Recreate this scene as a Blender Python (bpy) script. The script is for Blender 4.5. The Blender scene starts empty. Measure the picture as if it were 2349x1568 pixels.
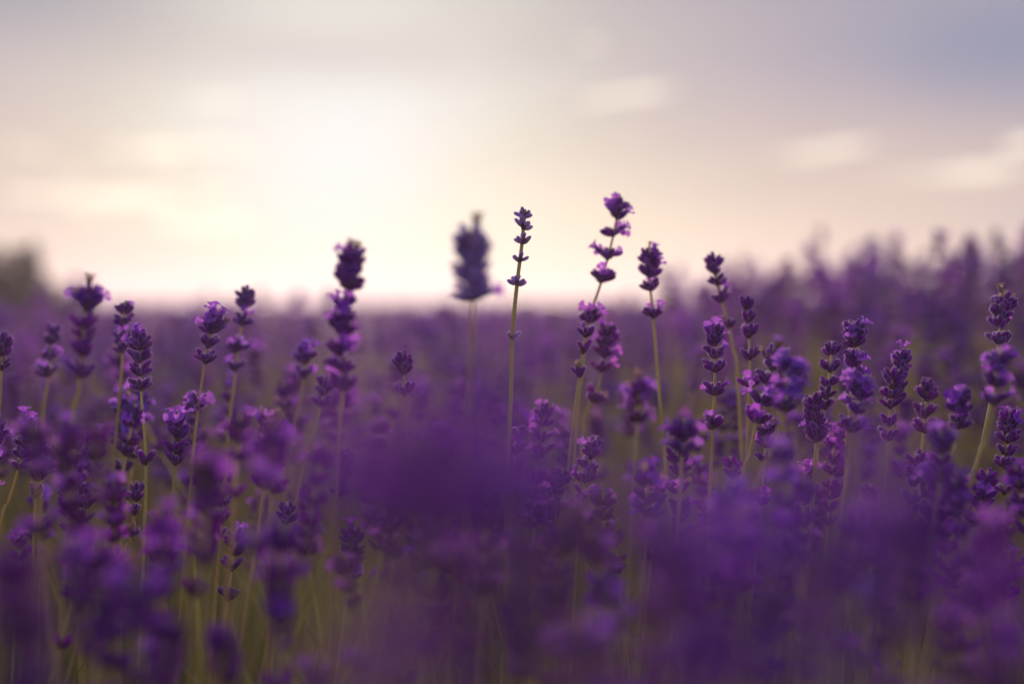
import bpy, math, random
from mathutils import Vector, Matrix, Quaternion, noise as mnoise

R = math.radians
SC = bpy.context.scene
COL = SC.collection
random.seed(11)

# ------------------------------------------------------------------ camera
CAM_H = 0.62
TILT = R(1.6)
cam_d = bpy.data.cameras.new('camera')
cam = bpy.data.objects.new('camera', cam_d)
COL.objects.link(cam)
cam.location = (0, 0, CAM_H)
cam.rotation_euler = (math.pi / 2 - TILT, 0, 0)
cam_d.lens = 50
cam_d.sensor_width = 36
cam_d.clip_start = 0.02
cam_d.clip_end = 3000
cam_d.dof.use_dof = True
cam_d.dof.focus_distance = 0.90
cam_d.dof.aperture_fstop = 2.2
SC.camera = cam

# ------------------------------------------------------------------ exposure
SC.view_settings.view_transform = 'Standard'
SC.view_settings.look = 'None'
SC.view_settings.exposure = 0.0
SC.view_settings.gamma = 1.0
SC.view_settings.use_curve_mapping = False
SC.render.engine = 'CYCLES'
SC.cycles.max_bounces = 4
SC.cycles.diffuse_bounces = 3
SC.cycles.transmission_bounces = 4
SC.cycles.use_denoising = True

SUN_AZ, SUN_EL = -6.8, 6.2           # degrees, azimuth measured to the right of +Y


# ------------------------------------------------------------------ node helpers
class X:
    """a float socket with arithmetic"""
    nt = None

    def __init__(s, sock):
        s.s = sock

    @staticmethod
    def m(op, *a, clamp=False):
        n = X.nt.nodes.new('ShaderNodeMath')
        n.operation = op
        n.use_clamp = clamp
        for i, v in enumerate(a):
            if isinstance(v, X):
                X.nt.links.new(v.s, n.inputs[i])
            else:
                n.inputs[i].default_value = v
        return X(n.outputs[0])

    def __add__(s, o): return X.m('ADD', s, o)
    __radd__ = __add__
    def __sub__(s, o): return X.m('SUBTRACT', s, o)
    def __rsub__(s, o): return X.m('SUBTRACT', o, s)
    def __mul__(s, o): return X.m('MULTIPLY', s, o)
    __rmul__ = __mul__
    def __truediv__(s, o): return X.m('DIVIDE', s, o)


def smooth(v, a, b):
    n = X.nt.nodes.new('ShaderNodeMapRange')
    n.interpolation_type = 'SMOOTHSTEP'
    X.nt.links.new(v.s, n.inputs['Value'])
    n.inputs['From Min'].default_value = a
    n.inputs['From Max'].default_value = b
    return X(n.outputs['Result'])


def mixc(f, a, b):
    n = X.nt.nodes.new('ShaderNodeMix')
    n.data_type = 'RGBA'
    if isinstance(f, X):
        X.nt.links.new(f.s, n.inputs[0])
    else:
        n.inputs[0].default_value = f
    for v, i in ((a, 6), (b, 7)):
        if isinstance(v, tuple):
            n.inputs[i].default_value = (*v, 1)
        else:
            X.nt.links.new(v, n.inputs[i])
    return n.outputs[2]


def scalec(c, k):
    n = X.nt.nodes.new('ShaderNodeVectorMath')
    n.operation = 'SCALE'
    X.nt.links.new(c, n.inputs[0])
    if isinstance(k, X):
        X.nt.links.new(k.s, n.inputs['Scale'])
    else:
        n.inputs['Scale'].default_value = k
    return n.outputs[0]


def vec(x, y, z):
    n = X.nt.nodes.new('ShaderNodeCombineXYZ')
    for i, v in enumerate((x, y, z)):
        if isinstance(v, X):
            X.nt.links.new(v.s, n.inputs[i])
        else:
            n.inputs[i].default_value = v
    return n.outputs[0]


def noise(v, scale, detail=3, dist=0.0, rough=0.5):
    n = X.nt.nodes.new('ShaderNodeTexNoise')
    if v is not None:
        X.nt.links.new(v, n.inputs['Vector'])
    n.inputs['Scale'].default_value = scale
    n.inputs['Detail'].default_value = detail
    n.inputs['Distortion'].default_value = dist
    n.inputs['Roughness'].default_value = rough
    return X(n.outputs['Fac'])


# ------------------------------------------------------------------ world: veiled evening sky
def build_world():
    w = bpy.data.worlds.new('World')
    SC.world = w
    w.cycles.sampling_method = 'MANUAL'
    w.cycles.sample_map_resolution = 512
    w.use_nodes = True
    nt = w.node_tree
    X.nt = nt
    nt.nodes.clear()
    tc = nt.nodes.new('ShaderNodeTexCoord')
    nrm = nt.nodes.new('ShaderNodeVectorMath'); nrm.operation = 'NORMALIZE'
    nt.links.new(tc.outputs['Generated'], nrm.inputs[0])
    sp = nt.nodes.new('ShaderNodeSeparateXYZ')
    nt.links.new(nrm.outputs[0], sp.inputs[0])
    x, y, z = (X(o) for o in sp.outputs)
    DEG = 180 / math.pi
    el = X.m('ARCSINE', z) * DEG
    az = X.m('ARCTAN2', x, y) * DEG
    # angle from the sun, squashed so the glow lies wide along the horizon
    sx, sy, sz = (math.sin(R(SUN_AZ)) * math.cos(R(SUN_EL)), math.cos(R(SUN_AZ)) * math.cos(R(SUN_EL)), math.sin(R(SUN_EL)))
    dot = nt.nodes.new('ShaderNodeVectorMath'); dot.operation = 'DOT_PRODUCT'
    nt.links.new(nrm.outputs[0], dot.inputs[0]); dot.inputs[1].default_value = (sx, sy, sz)
    th = X.m('ARCCOSINE', X.m('MINIMUM', X(dot.outputs['Value']), 1.0)) * DEG
    # broad veil colour by elevation
    ramp = nt.nodes.new('ShaderNodeValToRGB')
    nt.links.new((el / 90.0).s, ramp.inputs[0])
    stops = [(0, (.66, .50, .45)), (3.0, (.66, .52, .46)), (6.0, (.60, .49, .47)), (9.0, (.50, .43, .48)), (12.5, (.41, .37, .44)),
             (30, (.42, .40, .48)), (90, (.37, .37, .50))]
    e = ramp.color_ramp.elements
    while len(e) < len(stops):
        e.new(0.5)
    for i, (d, c) in enumerate(stops):
        e[i].position = d / 90
        e[i].color = (*c, 1)
    base = ramp.outputs[0]
    # away from the sun the evening sky turns dim and blue
    away = smooth(th, 14, 95)
    base = mixc(away * 0.85, base, (.27, .275, .47))
    lp = noise(vec(az * 0.055, el * 0.22, 0.0), 1.0, 3, 0.6)
    base = mixc(smooth(lp, .42, .66) * 0.38, base, (.38, .36, .47))
    g1 = X.m('EXPONENT', (th / 10.5) * (th / 10.5) * -1.0)
    base = mixc(g1 * 0.82, base, (.80, .79, .60))
    # low warm band under the sun
    hb = X.m('EXPONENT', X.m('ABSOLUTE', az + 1.0) * -0.055) * X.m('EXPONENT', (el - 1.5) * (el - 1.5) * -0.10)
    base = mixc(hb * 0.72, base, (.95, .81, .60))
    hc = X.m('EXPONENT', (az + 3.0) * (az + 3.0) * -0.012) * X.m('EXPONENT', (el - 1.5) * (el - 1.5) * -0.07)
    base = mixc(hc * 0.65, base, (.92, .88, .66))
    # white core: light through the thin veil, ragged with the cloud
    wob = noise(vec(az * 0.12, el * 0.3, 3.0), 1.0, 2, 0.5)
    tw = th * (wob * 0.8 + 0.6)
    g2 = X.m('EXPONENT', (tw / 5.8) * (tw / 5.8) * -1.0)
    base = mixc(g2 * 0.95, base, (.85, .88, .90))
    # cloud banks: blue-grey upper right, grey upper left
    def bank(c, a0, e0, sa, se, col, k):
        q = ((az - a0) / sa) * ((az - a0) / sa) + ((el - e0) / se) * ((el - e0) / se)
        q = q * (noise(vec(az * 0.1, el * 0.25, 7.0), 1.0, 3, 0.8) * 1.4 + 0.3)
        return mixc(X.m('EXPONENT', q * -1.0) * k, c, col)
    base = bank(base, 20, 9.6, 8.0, 2.6, (.23, .27, .41), 0.80)
    base = bank(base, -21, 12.0, 7.5, 2.0, (.31, .33, .40), 0.75)
    base = bank(base, -8, 9.8, 8.0, 1.2, (.50, .43, .44), 0.45)
    # wisps of lit cloud: azimuth, elevation, half sizes
    F = 3262.5
    wv = noise(vec(az * 0.75, el * 2.6, 1.0), 1.0, 5, 0.9, 0.62)
    warp = noise(vec(az * 0.35, el * 0.9, 9.0), 1.0, 2)
    wisps = [(420, 352, 175, 26, 0.00), (270, 462, 190, 34, -0.03), (480, 515, 125, 30, 0.02), (1435, 218, 125, 17, 0.10), (1355, 100, 32, 8, 0),
             (1900, 350, 125, 20, 0.12), (2210, 408, 175, 20, 0.03), (2340, 352, 40, 24, 0.2), (385, 407, 38, 9, 0), (495, 443, 62, 10, 0),
             (175, 410, 26, 7, 0), (72, 355, 55, 10, -0.25), (78, 458, 74, 13, -0.05), (512, 240, 62, 12, 0.1), (215, 506, 50, 7, -0.05)]
    tot = None
    for (px, py, rx, ry, tl) in wisps:
        a0 = math.degrees(math.atan((px - 1174.5) / F)); e0 = math.degrees(math.atan((784 - py) / F)) - 1.6
        ra = math.degrees(rx * 1.35 / F); re = math.degrees(ry * .8 / F)
        da = az - a0
        de = el - e0 - da * tl + (warp - 0.5) * (re * 1.6)
        q = (da / ra) * (da / ra) + (de / re) * (de / re)
        f = X.m('SUBTRACT', 1.0, q)
        tot = f if tot is None else X.m('MAXIMUM', tot, f)
    wm = smooth(X.m('MAXIMUM', tot, -1.5) + (wv - 0.5) * 2.2, 0.25, 1.1)
    base = mixc(wm * 0.85, base, (1.30, 1.15, .92))
    # the same thin streaks go on over the rest of the sky
    gen = smooth(noise(vec(az * 0.10, el * 0.4, 4.0), 1.0, 5, 0.8), .62, .78) * smooth(th, 25, 40)
    base = mixc(gen * 0.25, base, (.36, .34, .40))
    # ground side of the sky sphere
    base = mixc(smooth(el, 0.0, -4.0), base, (.10, .07, .10))
    sky = nt.nodes.new('ShaderNodeTexSky')
    sky.sky_type = 'NISHITA'
    sky.sun_disc = False
    sky.sun_elevation = R(SUN_EL)
    sky.sun_rotation = R(SUN_AZ)
    mixed = mixc(0.975, sky.outputs[0], scalec(base, 10.0))
    bg = nt.nodes.new('ShaderNodeBackground')
    bg.inputs['Strength'].default_value = 0.10
    nt.links.new(mixed, bg.inputs['Color'])
    out = nt.nodes.new('ShaderNodeOutputWorld')
    nt.links.new(bg.outputs[0], out.inputs[0])


build_world()
sun_d = bpy.data.lights.new('sun', 'SUN')
sun_d.energy = 4.5
sun_d.angle = R(6)
sun_d.color = (1.0, .83, .66)
sun = bpy.data.objects.new('sun', sun_d)
COL.objects.link(sun)
to_sun = Vector((math.sin(R(SUN_AZ)) * math.cos(R(SUN_EL)), math.cos(R(SUN_AZ)) * math.cos(R(SUN_EL)), math.sin(R(SUN_EL))))
sun.rotation_euler = to_sun.to_track_quat('Z', 'Y').to_euler()
sun.location = to_sun * 20


# ------------------------------------------------------------------ materials
def plant_material(name, c_base, c_mid, c_tip, transl, sheen, rough=.65, var=.35, tcol=None, bump=0.25, bscale=900, hue=0.0):
    """fuzzy plant tissue: colour runs along the attribute t, with per-object variation"""
    m = bpy.data.materials.new(name)
    m.use_nodes = True
    nt = m.node_tree
    X.nt = nt
    nt.nodes.clear()
    at = nt.nodes.new('ShaderNodeAttribute'); at.attribute_name = 't'
    oi = nt.nodes.new('ShaderNodeObjectInfo')
    t = X(at.outputs['Fac'])
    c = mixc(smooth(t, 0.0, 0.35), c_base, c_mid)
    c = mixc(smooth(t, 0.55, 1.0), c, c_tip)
    geo = nt.nodes.new('ShaderNodeTexCoord')
    nz = noise(geo.outputs['Object'], bscale * 0.3, 2)
    rnd = X(oi.outputs['Random'])
    k = (rnd * (2 * var) + (1 - var)) * (nz * 0.5 + 0.75)
    hs = nt.nodes.new('ShaderNodeHueSaturation')
    nt.links.new(c, hs.inputs['Color'])
    gp = nt.nodes.new('ShaderNodeNewGeometry')
    plant = noise(gp.outputs['Position'], 4.5, 1)       # plants differ from indigo to magenta
    nt.links.new((X.m('FRACT', rnd * 7.31) * 0.05 + (plant - 0.5) * (hue * 2.0) + 0.482).s, hs.inputs['Hue'])
    nt.links.new(k.s, hs.inputs['Value'])
    nt.links.new((X.m('FRACT', rnd * 13.7) * 0.25 + 1.0).s, hs.inputs['Saturation'])
    cc = hs.outputs[0]
    p = nt.nodes.new('ShaderNodeBsdfPrincipled')
    nt.links.new(cc, p.inputs['Base Color'])
    p.inputs['Roughness'].default_value = rough
    p.inputs['Specular IOR Level'].default_value = 0.25
    p.inputs['Sheen Weight'].default_value = sheen
    p.inputs['Sheen Roughness'].default_value = 0.45
    p.inputs['Sheen Tint'].default_value = (.85, .50, 1.0, 1)
    bn = nt.nodes.new('ShaderNodeBump')
    bn.inputs['Strength'].default_value = bump
    bn.inputs['Distance'].default_value = 0.0004
    nt.links.new(noise(geo.outputs['Object'], bscale, 2).s, bn.inputs['Height'])
    nt.links.new(bn.outputs[0], p.inputs['Normal'])
    tr = nt.nodes.new('ShaderNodeBsdfTranslucent')
    if tcol:
        nt.links.new(mixc(0.65, cc, tcol), tr.inputs['Color'])
    else:
        nt.links.new(cc, tr.inputs['Color'])
    mx = nt.nodes.new('ShaderNodeMixShader')
    mx.inputs[0].default_value = transl
    nt.links.new(p.outputs[0], mx.inputs[1]); nt.links.new(tr.outputs[0], mx.inputs[2])
    out = nt.nodes.new('ShaderNodeOutputMaterial')
    nt.links.new(mx.outputs[0], out.inputs[0])
    return m


M_BUD = plant_material('lavender_calyx', (.28, .10, .20), (.185, .038, .35), (.29, .072, .47), .40, .9, tcol=(.66, .11, .62), hue=.09)
M_PALE = plant_material('lightened_calyx', (.56, .44, .50), (.50, .34, .68), (.58, .43, .80), .35, .9, tcol=(.70, .52, .85), var=.1)  # pale buds, colour lightened further in place of fill light against the sky
M_FUZZ = plant_material('calyx_hair', (.55, .42, .55), (.62, .48, .72), (.68, .54, .80), .55, .3, var=.1, bump=0)
M_COR = plant_material('lavender_petal', (.30, .095, .52), (.41, .135, .73), (.50, .20, .80), .45, .40, var=.25, tcol=(.68, .22, .85), hue=.09)
M_DRY = plant_material('withered_petal', (.30, .16, .12), (.36, .22, .18), (.42, .28, .24), .35, .3)
M_STEM = plant_material('lavender_stem', (.38, .34, .10), (.56, .49, .20), (.72, .62, .36), .35, .6, var=.2, tcol=(.70, .58, .24))
M_BRACT = plant_material('lavender_bract', (.20, .13, .06), (.20, .10, .10), (.16, .07, .16), .30, .3)
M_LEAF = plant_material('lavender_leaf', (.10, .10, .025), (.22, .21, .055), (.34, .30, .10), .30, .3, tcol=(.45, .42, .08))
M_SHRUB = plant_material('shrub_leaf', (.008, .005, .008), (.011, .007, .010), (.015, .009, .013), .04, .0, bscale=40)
M_BARK = plant_material('bark', (.05, .035, .025), (.06, .045, .03), (.06, .045, .03), .0, .0, bscale=60)


def soil_material():
    m = bpy.data.materials.new('soil')
    m.use_nodes = True
    nt = m.node_tree; X.nt = nt
    p = nt.nodes['Principled BSDF']
    tc = nt.nodes.new('ShaderNodeTexCoord')
    n1 = noise(tc.outputs['Object'], 3.0, 6)
    n2 = noise(tc.outputs['Object'], 40.0, 4)
    c = mixc(smooth(n1, .35, .65), (.035, .028, .018), (.06, .055, .03))
    c = mixc(smooth(n2, .5, .7) * 0.5, c, (.09, .065, .05))
    nt.links.new(c, p.inputs['Base Color'])
    p.inputs['Roughness'].default_value = .95
    b = nt.nodes.new('ShaderNodeBump'); b.inputs['Strength'].default_value = .6; b.inputs['Distance'].default_value = .02
    nt.links.new(n2.s, b.inputs['Height']); nt.links.new(b.outputs[0], p.inputs['Normal'])
    return m


M_SOIL = soil_material()
MATS = [M_BUD, M_COR, M_DRY, M_STEM, M_BRACT, M_LEAF, M_PALE, M_FUZZ]
BUD, COR, DRY, STEM, BRACT, LEAF = range(6)


# ------------------------------------------------------------------ mesh collector
class MB:
    def __init__(s):
        s.v = []; s.f = []; s.t = []; s.m = []

    def add(s, other, mat=None):
        """other: MB, mat: 4x4"""
        o = len(s.v)
        s.v += [mat @ p for p in other.v] if mat else list(other.v)
        s.f += [tuple(i + o for i in f) for f in other.f]
        s.t += other.t
        s.m += other.m

    def mesh(s, name, mats=None):
        me = bpy.data.meshes.new(name)
        me.from_pydata(s.v, [], s.f)
        a = me.attributes.new('t', 'FLOAT', 'POINT')
        a.data.foreach_set('value', s.t)
        if mats is None:
            used = sorted(set(s.m)) or [0]
            for i in used:
                me.materials.append(MATS[i])
            me.polygons.foreach_set('material_index', [used.index(i) for i in s.m])
        else:
            for mt in mats:
                me.materials.append(mt)
        me.polygons.foreach_set('use_smooth', [True] * len(s.f))
        me.update()
        return me


def revolve(prof, seg, mi, bend=0.0, rib=0.0, cap=True, t0=0.0, t1=1.0):
    """prof: [(r, z)], bent along +x by bend*z^2"""
    b = MB()
    zmax = prof[-1][1] or 1
    for r, zz in prof:
        for k in range(seg):
            a = 2 * math.pi * k / seg
            rr = r * (1 - (rib if k % 2 else 0))
            b.v.append(Vector((rr * math.cos(a) + bend * zz * zz / zmax, rr * math.sin(a), zz)))
            b.t.append(t0 + (t1 - t0) * zz / zmax)
    n = len(prof)
    for i in range(n - 1):
        for k in range(seg):
            b.f.append((i * seg + k, i * seg + (k + 1) % seg, (i + 1) * seg + (k + 1) % seg, (i + 1) * seg + k))
    if cap:
        b.f.append(tuple((n - 1) * seg + k for k in range(seg)))
        b.f.append(tuple(reversed(range(seg))))
    b.m = [mi] * len(b.f)
    return b


def make_bud(rng, seg=10, lod=0):
    """a ribbed calyx, unit length 1, base at the origin, pointing +Z"""
    w = rng.uniform(.185, .225)
    rings = [(.30, 0), (.62, .08), (.88, .25), (1.0, .48), (.97, .68), (.80, .84), (.52, .94), (.22, 1.0)]
    if lod:
        rings = [(.35, 0), (.85, .25), (1.0, .55), (.75, .86), (.25, 1.0)]
    bend = rng.uniform(-.16, -.02)
    b = revolve([(r * w * rng.uniform(.96, 1.04), z) for r, z in rings], seg, BUD, bend=bend, rib=.10 if not lod else 0)
    if not lod:                                # short downy hairs standing off the calyx
        for _ in range(320):
            zz = rng.uniform(.06, 1.0); a = rng.uniform(0, 6.28)
            rr = w * (1 - abs(zz - .52) ** 2.4 * 3.6) * .94
            n = Vector((math.cos(a), math.sin(a), (zz - .5) * .9 + rng.uniform(.1, .6))).normalized()
            tn = Vector((-math.sin(a), math.cos(a), 0))
            p = Vector((rr * math.cos(a) + bend * zz * zz, rr * math.sin(a), zz))
            o = len(b.v)
            hl = rng.uniform(.06, .13)
            b.v += [p - tn * .007, p + tn * .007, p + n * hl]
            b.t += [zz] * 3
            b.f.append((o, o + 1, o + 2)); b.m.append(7)
    return b


def make_corolla(rng, dry=False, lod=0):
    """two-lipped flower: narrow tube with flaring lobes, unit length about 1, base at the origin"""
    mi = DRY if dry else COR
    b = revolve([(.12, 0), (.14, .22), (.22, .42)], 6 if lod else 8, mi, cap=False)
    lobes = [(-.55, .50, .40), (.55, .50, .40), (math.pi - .8, .38, .32), (math.pi, .42, .34), (math.pi + .8, .38, .32)]
    shr = .5 if dry else .78
    for ang, ln, wd in lobes:
        ln *= rng.uniform(.85, 1.15) * shr
        wd *= rng.uniform(.85, 1.1) * shr
        up = rng.uniform(.35, .8) if not dry else rng.uniform(.9, 1.4)
        rad = Vector((math.cos(ang), math.sin(ang), 0))
        tan = Vector((-math.sin(ang), math.cos(ang), 0))
        o = len(b.v)
        rows = [(0, .35, 0), (.45, .9, .05), (.8, 1.0, .0), (1.0, .55, -.08)]
        for q, ww, sag in rows:
            c = Vector((0, 0, .40)) + rad * (.19 + ln * q * math.cos(up)) + Vector((0, 0, ln * q * math.sin(up) + sag))
            for sgn in (-1, 0, 1):
                b.v.append(c + tan * (sgn * ww * wd * .75) + Vector((0, 0, .05 if sgn else 0)))
                b.t.append(.4 + .6 * q)
        for i in range(3):
            for k in range(2):
                b.f.append((o + i * 3 + k, o + i * 3 + k + 1, o + i * 3 + k + 4, o + i * 3 + k + 3))
                b.m.append(mi)
    return b


def make_bracts(rng):
    """the papery bracts and the swollen node under a whorl, in metres"""
    b = revolve([(.0009, -.0012), (.0015, -.0002), (.0016, .0008), (.0009, .0022)], 8, BRACT)
    for s in (0, math.pi):
        a = s + rng.uniform(-.3, .3)
        rad = Vector((math.cos(a), math.sin(a), 0)); tan = Vector((-math.sin(a), math.cos(a), 0))
        o = len(b.v)
        for q, ww in ((0, .5), (.4, 1), (.75, .6), (1, .05)):
            c = rad * (.0012 + .0030 * q) + Vector((0, 0, .0032 * q * q + .0004))
            for sg in (-1, 1):
                b.v.append(c + tan * (sg * ww * .0017)); b.t.append(q)
        for i in range(3):
            b.f.append((o + 2 * i, o + 2 * i + 1, o + 2 * i + 3, o + 2 * i + 2)); b.m.append(BRACT)
    return b


rng = random.Random(3)
BUDS = [make_bud(rng) for _ in range(6)]
BUD_ME = [b.mesh('bud') for b in BUDS]
CORS = [make_corolla(rng) for _ in range(5)]
COR_ME = [b.mesh('open_flower') for b in CORS]
DRYS = [make_corolla(rng, True) for _ in range(3)]
DRY_ME = [b.mesh('withered_flower') for b in DRYS]
PALE_ME = []
for _b in BUDS[:4]:
    _q = MB(); _q.add(_b); _q.m = [6 if i == BUD else i for i in _q.m]
    PALE_ME.append(_q.mesh('bud'))
BRACT_ME = [make_bracts(rng).mesh('whorl') for _ in range(4)]
BUDS_L = [make_bud(rng, 6, 1) for _ in range(4)]
CORS_L = [make_corolla(rng, lod=1) for _ in range(3)]


def aim(dirv, loc, s, spin):
    q = dirv.to_track_quat('Z', 'Y') @ Quaternion((0, 0, 1), spin)
    return Matrix.LocRotScale(loc, q, Vector((s, s, s)) if not isinstance(s, Vector) else s)


def whorl_layout(rg, n, tilt, blen, a0, cap=False):
    """two opposite cymes of buds round the stem; yields (matrix, direction, length)"""
    out = []
    for i in range(n):
        if cap:
            a = a0 + 2.4 * i + rg.uniform(-.3, .3)
            ti = (tilt * math.sqrt((i + .35) / n)) * rg.uniform(.85, 1.15)
            zo = -.0022 * (i / n) * (n / 7)
        else:
            side = i % 2
            j = i // 2
            k = (n + 1) // 2
            a = a0 + side * math.pi + ((j + .5) / k - .5) * 2.5 + rg.uniform(-.14, .14)
            ti = tilt * rg.uniform(.64, 1.06)
            zo = rg.uniform(-.0010, .0014) + (.0020 if j % 2 else 0)
        d = Vector((math.sin(ti) * math.cos(a), math.sin(ti) * math.sin(a), math.cos(ti)))
        ln = blen * rg.uniform(.82, 1.12)
        loc = Vector((math.cos(a), math.sin(a), 0)) * .0011 + Vector((0, 0, zo))
        out.append((aim(d, loc, Vector((ln, ln, ln)), math.atan2(d.y, d.x)), d, ln))
    return out


def joined_whorl(rg, n, tilt, blen, flowers, cap=False, dry=0, lod=True):
    b = MB()
    src = BUDS_L if lod else BUDS
    csrc = CORS_L if lod else CORS
    lay = whorl_layout(rg, n, tilt, blen, rg.uniform(0, 6.28), cap)
    for (mt, d, ln) in lay:
        if rg.random() > .12:
            b.add(rg.choice(src), mt)
    for (mt, d, ln) in rg.sample(lay, min(flowers + dry, len(lay))):
        cs = rg.choice(csrc if flowers > 0 else DRYS)
        flowers -= 1
        tip = mt @ Vector((0, 0, .72))
        L = ln * rg.uniform(.95, 1.2)
        b.add(cs, aim(d, tip, L, rg.uniform(0, 6.28)))
    b.add(make_bracts(rg))
    return b


# ------------------------------------------------------------------ placing by view
FPX = 50 / 36 * 2349
ct, st = math.cos(TILT), math.sin(TILT)


def at(px, py, d):
    """a point at depth d along the lens axis behind picture position (px, py) of a 2349-wide frame"""
    xx = (px - 1174.5) / FPX * d
    yy = (784 - py) / FPX * d
    return Vector((xx, d * ct + yy * st, CAM_H - d * st + yy * ct))


def spline(pts, n):
    """Catmull-Rom through pts, n samples per span"""
    P = [pts[0] * 2 - pts[1]] + list(pts) + [pts[-1] * 2 - pts[-2]]
    out = []
    for i in range(1, len(P) - 2):
        for k in range(n):
            t = k / n
            a, b, c, d = P[i - 1], P[i], P[i + 1], P[i + 2]
            out.append(.5 * ((2 * b) + (c - a) * t + (2 * a - 5 * b + 4 * c - d) * t * t + (3 * b - a - 3 * c + d) * t ** 3))
    out.append(P[-2])
    return out


def tube(pts, radii, seg, mi):
    b = MB()
    n = len(pts)
    ref = Vector((1, 0, 0))
    for i, p in enumerate(pts):
        tg = (pts[min(i + 1, n - 1)] - pts[max(i - 1, 0)]).normalized()
        u = (ref - tg * ref.dot(tg)).normalized()
        w = tg.cross(u)
        for k in range(seg):
            a = 2 * math.pi * k / seg
            b.v.append(p + (u * math.cos(a) + w * math.sin(a)) * radii[i])
            b.t.append(i / (n - 1))
    for i in range(n - 1):
        for k in range(seg):
            b.f.append((i * seg + k, i * seg + (k + 1) % seg, (i + 1) * seg + (k + 1) % seg, (i + 1) * seg + k))
    b.f.append(tuple(reversed(range(seg)))); b.f.append(tuple((n - 1) * seg + k for k in range(seg)))
    b.m = [mi] * len(b.f)
    return b


def link(name, data, parent=None, mw=None):
    o = bpy.data.objects.new(name, data)
    COL.objects.link(o)
    if parent:
        o.parent = parent
    if mw:
        o.matrix_basis = mw
    return o


def stem_curve(rg, top_pts):
    """continue the seen part of a stem down to the soil; returns points from the ground up and the base"""
    a, b = top_pts[-2], top_pts[-1]
    dr = (b - a).normalized()
    if dr.z > -.5:
        dr.z = -.5
    h = b.z
    base = Vector((b.x + dr.x / -dr.z * h * .55 + rg.uniform(-.015, .015), b.y + rg.uniform(-.02, .03), 0.0))
    mid = b.lerp(base, .5) + Vector((dr.x * .03, 0, 0))
    pts = list(top_pts) + [mid, base]
    return [p - base for p in reversed(spline(pts, 6))], base


def lavender(label, pts, d, whorls, group=None, seed=0, stem_r=.0013, pods=True, blen=.0078, pale=False):
    """one flowering stalk. pts: picture points from the tip down; whorls: (y, buds, tilt, kind, flowers[, dry])"""
    rg = random.Random(seed * 77 + 5)
    dz = rg.uniform(-.008, .008)
    tp = [at(px, py, d + dz * i / len(pts)) for i, (px, py) in enumerate(pts)]
    curve, base = stem_curve(rg, tp)
    root = link('lavender_stalk', None)
    root.empty_display_size = .02
    root.location = base
    root['label'] = label
    root['category'] = 'lavender'
    if group:
        root['group'] = group
    n = len(curve)
    top_z = curve[-1].z
    radii = [stem_r * (1.25 - .62 * (p.z / top_z) ** 2) for p in curve]
    link('stem', tube(curve, radii, 7, STEM).mesh('stem'), root)
    for wi, w in enumerate(whorls):
        py, nb, tilt, kind, fl = w[:5]
        dry = w[5] if len(w) > 5 else 0
        wz = at(1174, py, d).z - base.z + 0.0
        for i in range(n - 1):
            if curve[i + 1].z >= wz or i == n - 2:
                f = (wz - curve[i].z) / max(1e-6, curve[i + 1].z - curve[i].z)
                f = max(0, min(1.0, f))
                c = curve[i].lerp(curve[i + 1], f)
                tg = (curve[i + 1] - curve[i]).normalized()
                break
        mw = aim(tg, c, 1.0, rg.uniform(-.5, .5))
        bl = blen * rg.uniform(.93, 1.07)
        if pods:
            wo = link('whorl', rg.choice(BRACT_ME), root, mw)
            lay = whorl_layout(rg, nb, R(tilt), bl, 0.0, kind == 'cap')
            for (mt, dv, ln) in lay:
                if nb > 6 and rg.random() < .10:
                    continue
                link('bud', rg.choice(PALE_ME if pale else BUD_ME), wo, mt)
            picks = rg.sample(lay, min(fl + dry, nb))
            for q, (mt, dv, ln) in enumerate(picks):
                tip = mt @ Vector((0, 0, .70))
                isdry = q >= fl
                me = rg.choice(DRY_ME if isdry else COR_ME)
                link('withered_flower' if isdry else 'open_flower', me, wo, aim(dv, tip, ln * rg.uniform(.95, 1.25), rg.uniform(0, 6.28)))
        else:
            s = bl / .0078
            lst = CAP_ME if kind == 'cap' else (WHORL_OPEN_ME if fl else WHORL_ME)
            link('whorl', rg.choice(lst), root, mw @ Matrix.Diagonal((s, s, s, 1)))
    return root


rg0 = random.Random(21)
WHORL_ME = [joined_whorl(rg0, rg0.choice((8, 9, 10, 12)), R(rg0.uniform(48, 66)), .0080, 0).mesh('whorl') for _ in range(12)]
WHORL_OPEN_ME = [joined_whorl(rg0, rg0.choice((8, 10, 12)), R(rg0.uniform(50, 68)), .0080, rg0.choice((1, 2, 3, 4)), dry=rg0.choice((0, 0, 1))).mesh('whorl') for _ in range(12)]
CAP_ME = [joined_whorl(rg0, rg0.choice((9, 11, 13)), R(rg0.uniform(55, 70)), .0085, rg0.choice((0, 1, 2, 3)), True, dry=rg0.choice((0, 0, 2))).mesh('whorl') for _ in range(12)]


# ------------------------------------------------------------------ the ground
def build_ground():
    b = MB()
    xs = [-400, -120, -40, -15, -6, -3, -1.5, -.5, .5, 1.5, 3, 6, 15, 40, 120, 400]
    ys = [-60, -15, -4, -1, 0, .5, 1, 1.5, 2.2, 3, 4.5, 7, 11, 18, 30, 60, 120, 300, 900]
    for yy in ys:
        for xx in xs:
            b.v.append(Vector((xx, yy, 0))); b.t.append(.5)
    w = len(xs)
    for j in range(len(ys) - 1):
        for i in range(w - 1):
            b.f.append((j * w + i, j * w + i + 1, (j + 1) * w + i + 1, (j + 1) * w + i))
    b.m = [0] * len(b.f)
    g = link('ground', b.mesh('ground', [M_SOIL]))
    g['kind'] = 'structure'
    g['label'] = 'dark soil between the lavender plants'
    return g


build_ground()


# ------------------------------------------------------------------ instanced masses (stuff)
SRC = bpy.data.collections.new('sources')          # not linked to the scene


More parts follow.
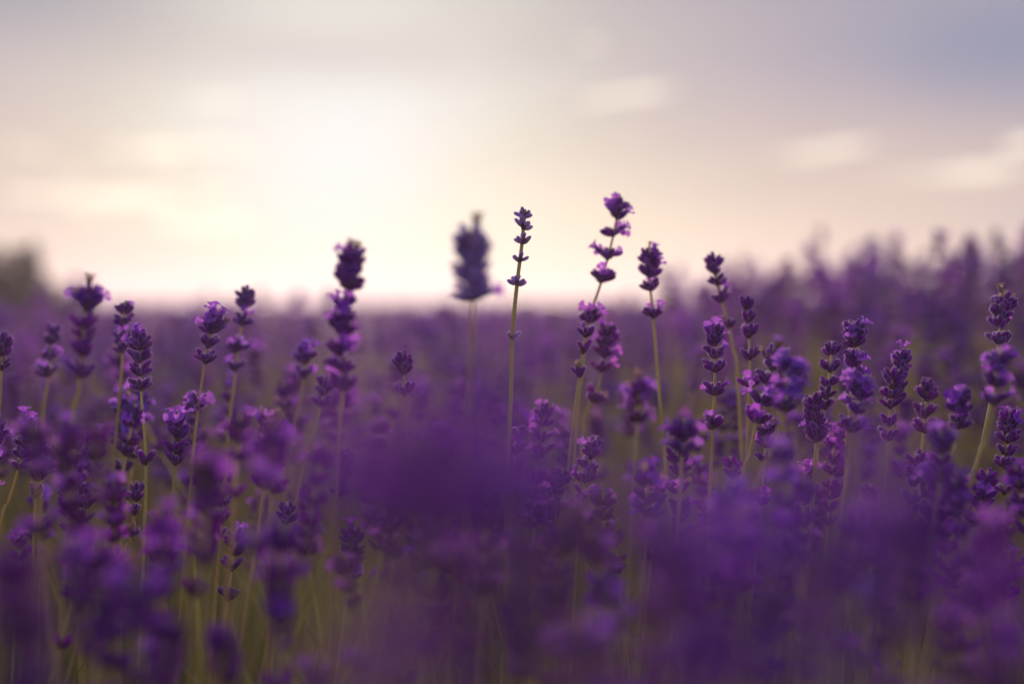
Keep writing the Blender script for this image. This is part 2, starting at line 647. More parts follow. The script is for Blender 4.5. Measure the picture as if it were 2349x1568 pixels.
def spike_mesh(rg, kind):
    """a whole small-detail flowering stalk, base at the origin, height 1 unit = its real height in metres 0.60"""
    b = MB()
    H = .60
    lean = Vector((rg.uniform(-.05, .05), rg.uniform(-.05, .05), 0))
    pts = [Vector((lean.x * q * q, lean.y * q * q, H * q)) for q in (0, .25, .5, .75, .9, 1)]
    b.add(tube(pts, [.0016, .0015, .0014, .0012, .001, .0007], 4, STEM))
    zc = H
    tg = (pts[-1] - pts[-2]).normalized()
    nw = rg.choice((4, 5, 6))
    for i in range(nw):
        q = zc / H
        c = Vector((lean.x * q * q, lean.y * q * q, zc))
        wb = joined_whorl(rg, 9 if i else 10, R(60), .0085, rg.choice((0, 1, 2, 3)), i == 0)
        b.add(wb, aim(tg, c, 1.0, rg.uniform(0, 3)))
        zc -= rg.uniform(.0075, .011) if i < nw - 2 else rg.uniform(.012, .03)
    return b.mesh('field_stalk')


def tuft_mesh(rg):
    b = MB()
    for i in range(26):
        a = rg.uniform(0, 6.28)
        L = rg.uniform(.12, .30)
        out = rg.uniform(.1, .55)
        w = rg.uniform(.0016, .0028)
        rad = Vector((math.cos(a), math.sin(a), 0)); tan = Vector((-math.sin(a), math.cos(a), 0))
        o = len(b.v)
        p0 = rad * rg.uniform(0, .05)
        for q in (0, .35, .7, 1):
            c = p0 + rad * (out * L * q * q) + Vector((0, 0, L * q * (1 - .25 * q * out)))
            ww = w * (1 - q ** 2.5) + .0003
            b.v.append(c - tan * ww); b.v.append(c + tan * ww + rad * ww * .4)
            b.t += [q, q]
        for k in range(3):
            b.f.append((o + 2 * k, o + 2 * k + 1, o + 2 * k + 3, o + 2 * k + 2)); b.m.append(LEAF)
    # leafy stalks with opposite narrow leaves
    return b.mesh('leaf_tuft')


def scatter(name, label, cat, src_meshes, pts):
    """pts: (loc, scale xyz, rot euler, variant) -> one object whose mesh points carry instances"""
    me = bpy.data.meshes.new(name)
    me.from_pydata([p[0] for p in pts], [], [])
    a = me.attributes.new('sc', 'FLOAT_VECTOR', 'POINT')
    a.data.foreach_set('vector', [c for p in pts for c in p[1]])
    a = me.attributes.new('ro', 'FLOAT_VECTOR', 'POINT')
    a.data.foreach_set('vector', [c for p in pts for c in p[2]])
    a = me.attributes.new('va', 'INT', 'POINT')
    a.data.foreach_set('value', [p[3] for p in pts])
    o = link(name, me)
    o['kind'] = 'stuff'; o['label'] = label; o['category'] = cat
    c = bpy.data.collections.new(name + '_source')
    for i, m in enumerate(src_meshes):
        so = bpy.data.objects.new('%s_%02d' % (name, i), m)
        c.objects.link(so)
    ng = bpy.data.node_groups.new(name, 'GeometryNodeTree')
    ng.interface.new_socket('Geometry', in_out='INPUT', socket_type='NodeSocketGeometry')
    ng.interface.new_socket('Geometry', in_out='OUTPUT', socket_type='NodeSocketGeometry')
    N = ng.nodes.new
    gi, go = N('NodeGroupInput'), N('NodeGroupOutput')
    ci = N('GeometryNodeCollectionInfo'); ci.inputs['Collection'].default_value = c
    ci.inputs['Separate Children'].default_value = True; ci.inputs['Reset Children'].default_value = True
    ip = N('GeometryNodeInstanceOnPoints'); ip.inputs['Pick Instance'].default_value = True

    def attr(nm, ty):
        q = N('GeometryNodeInputNamedAttribute'); q.data_type = ty; q.inputs['Name'].default_value = nm
        return q.outputs['Attribute']
    L = ng.links.new
    L(gi.outputs[0], ip.inputs['Points']); L(ci.outputs[0], ip.inputs['Instance'])
    L(attr('va', 'INT'), ip.inputs['Instance Index'])
    L(attr('sc', 'FLOAT_VECTOR'), ip.inputs['Scale'])
    e2r = N('FunctionNodeEulerToRotation'); L(attr('ro', 'FLOAT_VECTOR'), e2r.inputs[0]); L(e2r.outputs[0], ip.inputs['Rotation'])
    L(ip.outputs[0], go.inputs[0])
    md = o.modifiers.new('scatter', 'NODES'); md.node_group = ng
    return o


def sstep(x, a, b):
    t = max(0, min(1, (x - a) / (b - a)))
    return t * t * (3 - 2 * t)


def canopy(xx, yy):
    """height of the flower tops over the ground"""
    azd = math.degrees(math.atan2(xx, yy))
    dd = math.hypot(xx, yy)
    h = CAM_H - .055 + .02 * mnoise.noise(Vector((xx * 1.3, yy * 1.3, 0)))
    h += .110 * sstep(azd, 2, 15) * sstep(dd, 1.5, 2.1) * (1 - .75 * sstep(dd, 3.0, 5.5))
    h -= .06 * (1 - sstep(dd, 1.5, 2.3)) 
    return h


def build_field():
    rg = random.Random(8)
    srcs = [spike_mesh(rg, 0) for _ in range(9)]
    pts = []
    for (d0, d1, dens) in ((1.75, 2.3, 480), (2.3, 3.2, 440), (3.2, 6, 150), (6, 12, 55), (12, 26, 16), (26, 60, 4)):
        half = R(31)
        area = half * (d1 * d1 - d0 * d0)
        for _ in range(int(area * dens)):
            dd = math.sqrt(rg.uniform(d0 * d0, d1 * d1)); a = rg.uniform(-half, half)
            xx, yy = dd * math.sin(a), dd * math.cos(a)
            # rows of plants running away from the lens with thin lanes between them
            lane = abs(((xx + .12 * yy) / 1.25) % 1.0 - .5)
            if lane > .43 and dd < 8 and math.atan2(xx, yy) < .06 and rg.random() < .7:
                continue
            h = canopy(xx, yy) + max(-.06, min(.045, rg.gauss(0, .03))) + (rg.uniform(.02, .06) if rg.random() < .04 else 0)
            if rg.random() < .5:
                h -= rg.uniform(0, .14 if a < .1 else .07)
            s = h / .60
            w = rg.uniform(.9, 1.25) * (1 + .04 * max(0, dd - 6))
            pts.append(((xx, yy, 0), (w, w, s), (rg.gauss(0, .035), rg.gauss(0, .035), rg.uniform(0, 6.28)), rg.randrange(9)))
    # the field goes on beside and behind the lens
    for _ in range(3400):
        xx, yy = rg.uniform(-2.2, 2.2), rg.uniform(-2.0, 1.75)
        if math.hypot(xx, yy) < .22 or (yy > -.05 and abs(xx) < .10 + yy * .44):
            continue
        h = CAM_H - .045 + .03 * mnoise.noise(Vector((xx * 1.3, yy * 1.3, 0))) + rg.gauss(0, .02) - (rg.uniform(0, .12) if rg.random() < .5 else 0)
        w = rg.uniform(.95, 1.25)
        pts.append(((xx, yy, 0), (w, w, h / .60), (rg.gauss(0, .04), rg.gauss(0, .04), rg.uniform(0, 6.28)), rg.randrange(9)))
    scatter('lavender_field', 'blurred purple lavender covering the field out to the horizon', 'lavender field', srcs, pts)
    tufts = [tuft_mesh(rg) for _ in range(6)]
    pts = []
    for (d0, d1, dens) in ((.25, 1.8, 110), (1.8, 4, 45), (4, 9, 14)):
        half = R(33)
        for _ in range(int(half * (d1 * d1 - d0 * d0) * dens)):
            dd = math.sqrt(rg.uniform(d0 * d0, d1 * d1)); a = rg.uniform(-half, half)
            s = rg.uniform(.9, 1.6) * (1.15 if .65 < dd < 1.5 else 1.0)
            if dd < .6: s *= .8
            pts.append(((dd * math.sin(a), dd * math.cos(a), 0), (s, s, s), (rg.gauss(0, .1), rg.gauss(0, .1), rg.uniform(0, 6.28)), rg.randrange(6)))
    for _ in range(900):
        xx, yy = rg.uniform(-2.2, 2.2), rg.uniform(-2.0, 1.4)
        s = rg.uniform(.9, 1.5)
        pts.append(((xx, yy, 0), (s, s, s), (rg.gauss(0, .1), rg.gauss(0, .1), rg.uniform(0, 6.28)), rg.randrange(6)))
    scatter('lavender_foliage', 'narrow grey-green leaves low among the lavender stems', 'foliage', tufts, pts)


build_field()


# ------------------------------------------------------------------ dark shrub behind the field, left edge
def build_shrub():
    rg = random.Random(4)
    base = Vector((-1.96, 4.85, 0))
    root = link('dark_shrub', None); root.location = base; root.scale = (.72, .72, .74)
    root['label'] = 'dark rounded shrub behind the lavender at the left edge'
    root['category'] = 'shrub'
    tb = MB()
    limbs = []
    tb.add(tube([Vector((0, 0, 0)), Vector((.02, 0, .2)), Vector((0, .02, .42))], [.05, .04, .035], 8, 0))
    for k in range(9):
        a = 6.28 * k / 9 + rg.uniform(-.2, .2); e = rg.uniform(.25, .6)
        p = [Vector((0, 0, .3)), Vector((math.cos(a) * e * .5, math.sin(a) * e * .5, .58)), Vector((math.cos(a) * e, math.sin(a) * e, rg.uniform(.7, .92)))]
        tb.add(tube(p, [.025, .016, .006], 6, 0)); limbs.append(p[-1])
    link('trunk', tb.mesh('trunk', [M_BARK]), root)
    cb = MB()
    for k in range(9000):
        while True:
            v = Vector((rg.uniform(-1, 1), rg.uniform(-1, 1), rg.uniform(-1, 1)))
            r = v.length
            lump = 1 + .38 * mnoise.noise(v.normalized() * 2.3) if r > 1e-3 else 1
            if r < lump and (r > .6 or rg.random() < .35):
                break
        c = Vector((v.x * .64, v.y * .6, .66 + v.z * .46 + .10 * mnoise.noise(Vector((v.x * 2.2, v.y * 2.2, 5)))))
        q = Quaternion(Vector((rg.uniform(-1, 1), rg.uniform(-1, 1), rg.uniform(-1, 1))).normalized(), rg.uniform(0, 6.28))
        s = rg.uniform(.025, .05)
        o = len(cb.v)
        for (lx, ly, lz) in ((-1, 0, 0), (0, .45, .15), (1, 0, 0), (0, -.45, .15)):
            cb.v.append(c + q @ Vector((lx * s, ly * s, lz * s))); cb.t.append(rg.random())
        cb.f += [(o, o + 1, o + 2), (o, o + 2, o + 3)]; cb.m += [0, 0]
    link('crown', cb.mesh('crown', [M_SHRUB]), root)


build_shrub()

# ------------------------------------------------------------------ the stalks one can pick out
C = 'cap'; W = 'whorl'
STALKS = [
 # label, pts, depth, whorls, kwargs
 ('slender pale stalk in sharp focus with small spaced whorls against the bright sky', [(1204, 480), (1197, 560), (1186, 650), (1175, 770), (1172, 900), (1162, 1180)], .90,
  [(494, 5, 72, C, 0), (524, 5, 62, W, 0), (557, 6, 68, W, 0), (598, 5, 62, W, 0), (652, 6, 66, W, 0), (775, 2, 56, W, 0)], dict(blen=.0066, stem_r=.0018, pale=True)),
 ('tallest softly blurred stalk with ragged open flowers above the horizon', [(1422, 465), (1402, 560), (1378, 650), (1352, 730), (1335, 860), (1320, 1000)], .985,
  [(478, 7, 60, C, 1), (500, 7, 66, W, 2), (540, 8, 74, W, 3), (594, 8, 70, W, 3), (645, 12, 70, W, 2), (738, 10, 55, W, 4)], dict(blen=.0095)),
 ('sharp stalk of fuzzy paired buds beneath the ragged tall stalk', [(1347, 745), (1338, 800), (1328, 870), (1312, 990), (1300, 1100), (1270, 1320)], .895,
  [(770, 6, 50, W, 0), (808, 4, 44, W, 0), (862, 5, 48, W, 0, 1), (1165, 4, 60, W, 0)], dict(blen=.0072)),
 ('plump blurred stalk with a pink flower right of the sharp paired buds', [(1395, 745), (1388, 800), (1375, 880), (1345, 950), (1330, 1060)], 1.0,
  [(770, 11, 55, C, 2), (792, 10, 62, W, 2), (818, 10, 62, W, 1), (852, 11, 60, W, 1), (918, 10, 62, W, 0, 2)], dict(blen=.0092)),
 ('upright blurred stalk with stacked whorls right of the ragged tall stalk', [(1490, 553), (1490, 640), (1498, 720), (1508, 850), (1520, 1000)], .985,
  [(590, 9, 50, C, 1), (608, 10, 60, W, 1), (634, 10, 62, W, 1), (665, 10, 60, W, 1), (728, 11, 62, W, 2)], dict(blen=.0085, stem_r=.0014)),
 ('bare-stemmed stalk leaning left with small dark whorls at mid right', [(1634, 583), (1643, 640), (1662, 710), (1682, 800), (1696, 930)], 1.0,
  [(604, 9, 48, C, 0), (628, 7, 55, W, 0), (652, 8, 60, W, 0), (690, 7, 55, W, 1), (750, 5, 58, W, 0)], dict(blen=.0080, stem_r=.0015)),
 ('sharp plump stalk with violet flowers at its tip below the left-leaning stalk', [(1637, 748), (1640, 800), (1640, 870), (1636, 970), (1630, 1100)], .90,
  [(766, 9, 52, C, 2), (790, 9, 56, W, 2), (818, 10, 60, W, 1), (850, 10, 62, W, 0), (902, 10, 62, W, 2), (980, 7, 55, W, 2)], dict(blen=.0078)),
 ('stalk of spaced round whorls just right of the left-leaning stalk', [(1714, 682), (1718, 760), (1720, 860), (1716, 980), (1712, 1100)], .935,
  [(706, 5, 36, C, 0), (738, 5, 42, W, 0), (772, 6, 48, W, 0), (822, 7, 52, W, 0), (890, 8, 58, W, 1)], dict(blen=.0082)),
 ('slim sharp stalk with a small flat cap left of the tallest right cluster', [(1910, 782), (1905, 840), (1895, 920), (1880, 1020), (1868, 1120)], .90,
  [(806, 9, 58, C, 0), (850, 9, 58, W, 0), (886, 8, 52, W, 0), (912, 8, 54, W, 0), (935, 8, 58, W, 0), (1000, 7, 58, W, 0, 1)], dict(blen=.0074)),
 ('tall dense sharp stalk with one violet flower on top in the right cluster', [(1952, 738), (1960, 780), (1958, 860), (1948, 960), (1940, 1100)], .895,
  [(756, 12, 62, C, 2), (774, 11, 62, W, 0), (792, 11, 62, W, 0), (826, 11, 62, W, 0), (842, 8, 60, W, 2), (868, 12, 66, W, 2), (930, 10, 60, W, 1), (985, 10, 60, W, 0)], dict(blen=.0080)),
 ('sharp stalk crowned by one pale violet flower right of the right cluster', [(2074, 795), (2068, 840), (2062, 900), (2052, 980), (2036, 1110)], .905,
  [(826, 9, 50, C, 2), (848, 9, 56, W, 0), (872, 9, 58, W, 0), (898, 9, 58, W, 0), (920, 7, 58, W, 0)], dict(blen=.0078)),
 ('sharp stalk leaning right with lower whorls beside the flower-crowned stalk', [(2046, 848), (2045, 900), (2040, 960), (2036, 1040), (2028, 1180)], .895,
  [(866, 10, 58, C, 0), (888, 9, 60, W, 0), (908, 9, 60, W, 0), (935, 7, 56, W, 0), (975, 7, 52, W, 0), (1008, 9, 58, W, 0)], dict(blen=.0078)),
 ('stalk with two cupped whorls on top between the flower-crowned stalk and the right edge', [(2127, 872), (2124, 930), (2118, 1000), (2108, 1100), (2102, 1230)], .92,
  [(890, 8, 48, C, 0), (916, 9, 58, W, 0), (955, 8, 50, W, 0), (988, 8, 54, W, 0)], dict(blen=.0086)),
 ('dark sharp stalk with brown withered tips near the right edge', [(2305, 668), (2300, 710), (2292, 780), (2282, 870), (2245, 1050), (2190, 1215)], .90,
  [(692, 13, 62, C, 0, 4), (710, 12, 64, W, 0), (728, 11, 60, W, 0), (750, 9, 58, W, 2), (786, 10, 64, W, 0)], dict(blen=.0082, stem_r=.0014)),
 ('near blurred stalk with violet flowers below the dark stalk at the right edge', [(2296, 800), (2286, 860), (2280, 930), (2262, 1010), (2215, 1160)], .80,
  [(822, 10, 58, C, 3), (850, 11, 62, W, 2), (885, 11, 62, W, 3), (925, 10, 60, W, 2)], dict(blen=.0080, stem_r=.0014)),
 ('dark stalk low at the right edge with a pair of buds on its bare stem', [(2316, 945), (2312, 1000), (2306, 1080), (2302, 1180), (2298, 1330)], .89,
  [(965, 10, 55, C, 3), (985, 10, 60, W, 1), (1012, 10, 60, W, 0), (1045, 9, 60, W, 0), (1072, 9, 60, W, 0), (1130, 4, 60, W, 0), (1205, 6, 55, W, 0)], dict(blen=.0080)),
 ('short dark stalk at the far left edge topped by a pale flower', [(62, 952), (58, 1000), (46, 1060), (20, 1150), (-10, 1260)], .90,
  [(978, 9, 50, C, 2), (1000, 10, 58, W, 0), (1022, 10, 60, W, 0), (1046, 10, 62, W, 0), (1072, 9, 64, W, 0)], dict(blen=.0078)),
 ('small dark stalk just right of the pale-flowered stalk at far left', [(91, 1000), (90, 1050), (87, 1110), (78, 1230)], .905,
  [(1022, 8, 48, C, 0), (1044, 8, 52, W, 0), (1066, 8, 54, W, 0), (1098, 6, 48, W, 0), (1138, 4, 40, W, 0)], dict(blen=.0078)),
 ('sharp bushy stalk of fat dark whorls low at left', [(226, 985), (212, 1040), (205, 1100), (196, 1200), (190, 1330)], .90,
  [(1005, 11, 60, C, 1), (1024, 11, 64, W, 0), (1050, 10, 62, W, 0), (1078, 9, 60, W, 0), (1130, 11, 62, W, 2), (1160, 10, 60, W, 0), (1192, 7, 50, W, 0)], dict(blen=.0080)),
 ('sharp stalk with drooping lilac flowers just left of the bushy stalk', [(168, 1062), (168, 1110), (172, 1180), (176, 1300)], .89,
  [(1085, 10, 55, C, 4), (1108, 11, 62, W, 3), (1140, 10, 60, W, 1), (1165, 8, 60, W, 0)], dict(blen=.0078)),
 ('tall clear stalk with a pink flower tip at left and a forked node', [(320, 758), (320, 830), (325, 920), (334, 1040), (332, 1200), (322, 1440)], .905,
  [(778, 8, 42, C, 3), (800, 10, 58, W, 1), (828, 10, 60, W, 1), (858, 10, 62, W, 0), (892, 11, 64, W, 1), (1062, 5, 40, W, 0, 1)], dict(blen=.0084, stem_r=.00125)),
 ('blurred stalk behind and left of the pink-tipped stalk at left', [(287, 690), (284, 740), (280, 830), (272, 940), (258, 1090)], .985,
  [(712, 8, 46, C, 1), (745, 9, 55, W, 0), (782, 9, 58, W, 1), (806, 9, 60, W, 0)], dict(blen=.0080, stem_r=.0014)),
 ('leaning stalk with ragged pale flowers on top at mid left', [(494, 712), (482, 770), (464, 870), (452, 960), (436, 1130)], .865,
  [(738, 11, 58, C, 5, 2), (762, 10, 62, W, 2), (795, 10, 62, W, 0), (830, 10, 62, W, 0), (936, 11, 64, W, 3)], dict(blen=.0078, stem_r=.0012)),
 ('blurred stalk standing above the horizon at mid left', [(566, 660), (560, 720), (545, 800), (535, 900), (520, 1040)], 1.01,
  [(680, 9, 50, C, 0), (702, 9, 58, W, 0), (745, 9, 60, W, 1), (805, 10, 60, W, 3), (850, 9, 60, W, 1)], dict(blen=.0085)),
 ('large blurred stalk with a dense dark cap left of the bright sun glow', [(808, 560), (800, 640), (790, 700), (780, 790), (785, 900), (770, 1100)], .775,
  [(592, 13, 58, C, 1, 2), (608, 12, 56, W, 0), (624, 12, 58, W, 0), (640, 12, 60, W, 0), (660, 12, 66, W, 0), (706, 6, 60, W, 2), (748, 12, 56, W, 1), (766, 12, 56, W, 2), (812, 10, 60, W, 3), (850, 10, 60, W, 1), (890, 10, 60, W, 1)], dict(blen=.0086)),
 ('pale blurred stalk with wide arms left of the slender sharp stalk', [(1082, 528), (1082, 600), (1084, 690), (1082, 800), (1075, 960)], .69,
  [(560, 12, 55, C, 0, 2), (576, 11, 55, W, 0), (594, 11, 58, W, 0), (612, 10, 56, W, 0), (632, 10, 70, W, 0), (662, 12, 76, W, 1), (690, 12, 74, W, 1)], dict(blen=.0098, pale=True)),
 ('blurred round-capped stalk above the horizon at far left', [(206, 662), (196, 720), (188, 800), (180, 900), (160, 1060)], .78,
  [(686, 12, 56, C, 0), (700, 12, 52, W, 0), (714, 10, 52, W, 0), (752, 11, 60, W, 0), (785, 12, 62, W, 0), (815, 12, 62, W, 0), (862, 12, 64, W, 4)], dict(blen=.0080, pods=False)),
 ('slim bending stalk with tiny buds low at left beside the long bare stem', [(316, 1106), (310, 1165), (298, 1240), (270, 1340)], .90,
  [(1126, 6, 40, C, 0), (1146, 5, 44, W, 0), (1178, 5, 46, W, 0), (1226, 6, 50, W, 0, 1)], dict(blen=.0070)),
 ('sharp spike of upright buds half hidden low left of centre', [(795, 1036), (788, 1090), (776, 1160), (760, 1280)], .905,
  [(1056, 7, 40, C, 0), (1074, 8, 48, W, 0), (1094, 8, 50, W, 0), (1114, 8, 52, W, 0), (1136, 7, 52, W, 0)], dict(blen=.0078)),
 ('hazy half-hidden stalk with a fan cap just left of centre', [(924, 806), (926, 860), (930, 920), (934, 1040)], .93,
  [(830, 9, 52, C, 0), (856, 8, 52, W, 0), (905, 6, 50, W, 0)], dict(blen=.0082)),
 ('sharp dark tangled cluster low at centre on the long leaning stem', [(1292, 1076), (1282, 1120), (1274, 1180), (1266, 1300)], .895,
  [(1096, 10, 56, C, 0), (1112, 10, 60, W, 0), (1132, 9, 60, W, 0), (1175, 7, 64, W, 0)], dict(blen=.0076)),
 ('sharp fan-topped stalk low at centre right of the dark cluster', [(1368, 1000), (1352, 1060), (1335, 1140), (1322, 1280)], .905,
  [(1024, 9, 50, C, 0), (1050, 9, 54, W, 1), (1078, 8, 56, W, 0), (1105, 9, 58, W, 1), (1145, 8, 56, W, 0)], dict(blen=.0080)),
 ('little fan-shaped bud tuft low at left centre', [(516, 1136), (510, 1180), (504, 1250), (495, 1370)], .905,
  [(1156, 7, 50, C, 0), (1196, 4, 46, W, 0), (1230, 3, 46, W, 0)], dict(blen=.0074)),
 ('short stalk with two bare bud pairs low at centre right', [(1378, 1250), (1380, 1300), (1384, 1370), (1386, 1480)], .905,
  [(1268, 6, 44, C, 0), (1308, 6, 52, W, 0), (1372, 4, 50, W, 0)], dict(blen=.0074)),
 ('short dark stalk standing behind the slender pale stem', [(1188, 985), (1182, 1040), (1176, 1100), (1170, 1210)], .92,
  [(1000, 8, 50, C, 0), (1040, 8, 56, W, 1), (1075, 8, 58, W, 0), (1100, 7, 56, W, 0)], dict(blen=.0078)),
 ('faint purple stalk cut by the far left edge of the picture', [(6, 764), (4, 830), (0, 920), (-8, 1050)], .92,
  [(785, 9, 52, C, 0), (812, 8, 54, W, 0), (845, 8, 54, W, 0)], dict(blen=.0080)),
 ('soft lilac stalk between the far left edge and the round-capped stalk', [(122, 745), (116, 800), (108, 890), (96, 1020)], 1.04,
  [(765, 8, 50, C, 0), (790, 8, 56, W, 0), (825, 9, 58, W, 3), (862, 9, 58, W, 2)], dict(blen=.0085)),
 ('blurred stalk with cream withered tips right of the spaced round whorls', [(1775, 795), (1768, 850), (1745, 930), (1720, 1040), (1690, 1180)], .86,
  [(820, 12, 58, C, 0, 5), (845, 11, 60, W, 1), (880, 11, 62, W, 0), (928, 11, 62, W, 2), (965, 10, 62, W, 1)], dict(blen=.0082)),
 ('bright violet blurred stalk leaning right at mid right', [(1818, 822), (1808, 870), (1800, 940), (1760, 1060), (1720, 1160)], .80,
  [(842, 10, 56, C, 3), (862, 10, 60, W, 3), (900, 10, 62, W, 4), (938, 10, 60, W, 3)], dict(blen=.0082)),
 ('violet-flowered blurred stalk in front of the tall dense right cluster', [(1975, 860), (1968, 920), (1955, 990), (1940, 1100)], .83,
  [(885, 10, 56, C, 4), (912, 11, 62, W, 3), (945, 11, 62, W, 1), (985, 11, 62, W, 1)], dict(blen=.0082)),
 ('sharp lower stalk on the left flank of the right cluster', [(1862, 905), (1868, 950), (1872, 1010), (1862, 1140)], .90,
  [(925, 9, 52, C, 0), (945, 9, 56, W, 0), (965, 9, 56, W, 0), (985, 9, 58, W, 2), (1010, 8, 58, W, 0)], dict(blen=.0076)),
 ('dark blurred near stalk left of the right-edge flowers', [(2158, 985), (2160, 1040), (2156, 1110), (2140, 1230)], .76,
  [(1010, 11, 56, C, 1), (1035, 12, 62, W, 0), (1065, 12, 62, W, 0), (1095, 11, 60, W, 0)], dict(blen=.0080, pods=False)),
 ('sharp string of paired buds low at right below the cupped whorls', [(2106, 1040), (2096, 1100), (2090, 1180), (2086, 1300)], .90,
  [(1058, 7, 48, C, 0), (1088, 7, 52, W, 0), (1112, 7, 54, W, 0), (1152, 7, 54, W, 0), (1180, 6, 54, W, 0)], dict(blen=.0080)),
 ('pale blurred flower head behind the two rightmost stalks above the foreground', [(2205, 895), (2200, 950), (2190, 1030), (2170, 1150)], .84,
  [(918, 10, 55, C, 4), (945, 10, 60, W, 2), (980, 10, 60, W, 1)], dict(blen=.0080)),
 ('lilac blurred flower head in front of the left-leaning stalk, low at right', [(1568, 955), (1566, 1010), (1562, 1080), (1555, 1200)], .79,
  [(985, 10, 56, C, 4), (1010, 11, 62, W, 1), (1040, 10, 60, W, 1)], dict(blen=.0082, pods=False)),
 ('soft pink-lilac blurred head between the two tall blurred stalks and the ground', [(1468, 872), (1464, 930), (1460, 1000), (1455, 1100)], 1.08,
  [(895, 9, 55, C, 4), (925, 10, 60, W, 3), (965, 10, 60, W, 3)], dict(blen=.0095, pods=False)),
 ('violet blurred stalk left of the sharp paired buds, above the low centre', [(1250, 925), (1246, 980), (1240, 1050), (1228, 1200)], .97,
  [(948, 9, 55, C, 2), (975, 10, 60, W, 3), (1010, 10, 60, W, 2), (1045, 9, 60, W, 1)], dict(blen=.0085)),
 ('violet blurred stalk left of the large dark-capped stalk', [(703, 785), (700, 840), (690, 920), (665, 1060)], 1.03,
  [(808, 9, 52, C, 3), (832, 9, 58, W, 2), (866, 8, 58, W, 1)], dict(blen=.0085)),
 ('blurred stalk with a pale stem leaning right below the dark-capped stalk', [(745, 860), (740, 910), (722, 990), (690, 1100)], .99,
  [(884, 9, 54, C, 0, 1), (905, 9, 58, W, 1), (930, 8, 58, W, 0)], dict(blen=.0085)),
 ('dark indigo blurred flower head low at left in front of the long bare stem', [(372, 1195), (372, 1240), (376, 1300), (380, 1420)], .80,
  [(1220, 11, 58, C, 3), (1250, 11, 62, W, 1), (1290, 10, 60, W, 2)], dict(blen=.0085, pods=False)),
 ('sharp paired whorls on pale stems low left of centre', [(660, 1150), (658, 1200), (652, 1270), (632, 1420)], .92,
  [(1172, 9, 52, C, 0), (1200, 9, 56, W, 1), (1262, 7, 60, W, 0)], dict(blen=.0080)),
 ('blurred dark stalk with fat whorls low at mid left', [(632, 975), (625, 1030), (628, 1110), (618, 1260)], .80,
  [(1000, 11, 56, C, 0), (1030, 11, 60, W, 0), (1080, 11, 60, W, 1), (1125, 10, 60, W, 0)], dict(blen=.0082, pods=False)),
]

for i, (label, pts, d, wh, kw) in enumerate(STALKS):
    lavender(label, pts, d, wh, seed=i, **kw)

# ------------------------------------------------------------------ the crowd of stalks among them
rg = random.Random(99)


ORD = ('first second third fourth fifth sixth seventh eighth ninth tenth eleventh twelfth thirteenth fourteenth fifteenth sixteenth '
       'seventeenth eighteenth nineteenth twentieth').split()


def crowd(n, drange, xr, yr, desc, group, fl=.35, nw=(4, 7)):
    """n stalks at real depths behind a stretch of the picture, told apart by their order from the left"""
    spots = sorted((xr[0] + (xr[1] - xr[0]) * (k + rg.uniform(-.1, 1.1)) / n, rg.uniform(*yr), rg.uniform(*(drange if drange != FOC or rg.random() < .6 else (.60, .78)))) for k in range(n))
    for k, (px, py, d) in enumerate(spots):
        pxm = FPX / d                       # picture units per metre at this depth
        lean = rg.gauss(0, .17)
        ln = .30 * pxm
        pts = [(px, py), (px - lean * ln * .2, py + ln * .22), (px - lean * ln * .55, py + ln * .5), (px - lean * ln * 1.2, py + ln)]
        ws = []
        yy = py + .006 * pxm
        m = rg.randint(*nw)
        for q in range(m):
            ws.append((yy, 10, 60, C if q == 0 else W, 1 if rg.random() < fl else 0))
            yy += (rg.uniform(.0055, .012) if q < m - 2 or rg.random() < .3 else rg.uniform(.012, .034)) * pxm
        lavender('%s from the left of the %s' % (ORD[k], desc), pts, d, ws, group=group, seed=1000 + len(bpy.data.objects), pods=False, blen=rg.uniform(.0064, .009))


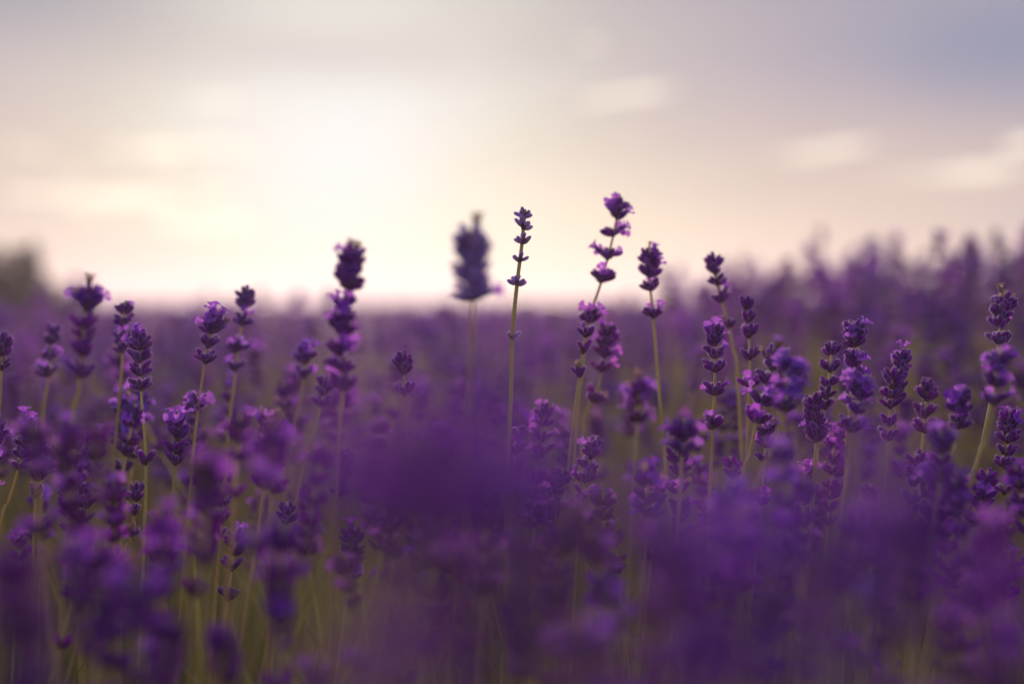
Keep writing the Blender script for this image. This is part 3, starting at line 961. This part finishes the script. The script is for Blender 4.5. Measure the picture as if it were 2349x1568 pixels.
FOC, MID, NEAR = (.80, 1.22), (1.12, 1.7), (.42, .68)
for n, dr, xr, yr, desc, grp in (
    (14, FOC, (-20, 340), (900, 1240), 'low soft stalks around the long forked stem at left', 'low stalks at far left'),
    (15, FOC, (360, 760), (900, 1220), 'low soft stalks between the forked stem and dark-capped stalk', 'low stalks at left'),
    (14, FOC, (780, 1150), (1060, 1290), 'low soft stalks left of the slender pale stem', 'low stalks left of centre'),
    (12, FOC, (1180, 1520), (1060, 1290), 'low soft stalks under the ragged tall stalk', 'low stalks under the tall stalks'),
    (17, FOC, (1540, 1900), (960, 1300), 'low soft stalks under the left-leaning bare stem', 'low stalks right of centre'),
    (18, FOC, (1900, 2370), (960, 1300), 'low soft stalks under the dense right cluster', 'low stalks at right'),
    (20, MID, (-30, 420), (770, 1000), 'blurred stalks behind the far left group', 'blurred stalks behind the far left'),
    (20, MID, (420, 880), (790, 1000), 'blurred stalks behind the mid left group', 'blurred stalks behind the mid left'),
    (12, MID, (880, 1250), (820, 1040), 'hazy blurred stalks behind the slender pale stem', 'hazy stalks left of centre'),
    (12, MID, (1250, 1600), (820, 1040), 'hazy blurred stalks behind the tall ragged stalk', 'hazy stalks at centre'),
    (19, MID, (1600, 2000), (750, 980), 'blurred stalks behind the left-leaning bare stem', 'blurred stalks right of centre'),
    (19, MID, (2000, 2380), (740, 980), 'blurred stalks behind the far right group', 'blurred stalks behind the far right'),
    (7, NEAR, (-80, 330), (1230, 1500), 'huge indigo blurs in the lower left corner', 'foreground blurs in the lower left corner'),
    (5, NEAR, (360, 760), (1290, 1550), 'huge purple blurs along the bottom at mid left', 'foreground blurs at mid left'),
    (6, NEAR, (780, 1420), (1220, 1540), 'huge purple blurs along the bottom at centre', 'foreground blurs at centre'),
    (8, NEAR, (1450, 1900), (1160, 1450), 'huge violet blurs along the bottom right of centre', 'foreground blurs right of centre'),
    (9, NEAR, (1900, 2430), (1170, 1450), 'huge indigo blurs in the lower right corner', 'foreground blurs in the lower right corner'),
    (7, (.17, .27), (760, 1260), (920, 1180), 'faint purple veils nearest the lens at centre', 'nearest veils at centre'),
    (6, (.18, .28), (1400, 2120), (1060, 1290), 'faint purple veils nearest the lens at right', 'nearest veils at right'),
):
    crowd(n, dr, xr, yr, desc, grp, nw=(2, 4) if 'veils' in desc else (4, 7), fl=.5 if 'veils' in desc else .0 if 'corner' in desc else .1 if dr[1] < .8 else .35)  # corner stalks left flowerless to darken them, standing in for lens vignetting


# ------------------------------------------------------------------ haze volume added over the field in place of lens glare
def build_haze():
    b = MB()
    X0, X1, Y0, Y1, Z0, Z1 = -70, 70, -12, 75, -1.0, 1.6
    b.v = [Vector((x, y, z)) for z in (Z0, Z1) for y in (Y0, Y1) for x in (X0, X1)]
    b.f = [(0, 2, 3, 1), (4, 5, 7, 6), (0, 1, 5, 4), (1, 3, 7, 5), (3, 2, 6, 7), (2, 0, 4, 6)]
    b.t = [0] * 8; b.m = [0] * 6
    m = bpy.data.materials.new('haze')
    m.use_nodes = True
    nt = m.node_tree; nt.nodes.clear()
    v = nt.nodes.new('ShaderNodeVolumePrincipled')
    v.inputs['Color'].default_value = (.94, .78, .90, 1)
    v.inputs['Density'].default_value = 0.0125
    v.inputs['Anisotropy'].default_value = 0.45
    o = nt.nodes.new('ShaderNodeOutputMaterial')
    nt.links.new(v.outputs[0], o.inputs['Volume'])
    h = link('haze', b.mesh('haze', [m]))
    h['kind'] = 'stuff'; h['label'] = 'added thin warm haze standing in for lens glare over the lavender field'; h['category'] = 'haze'


build_haze()
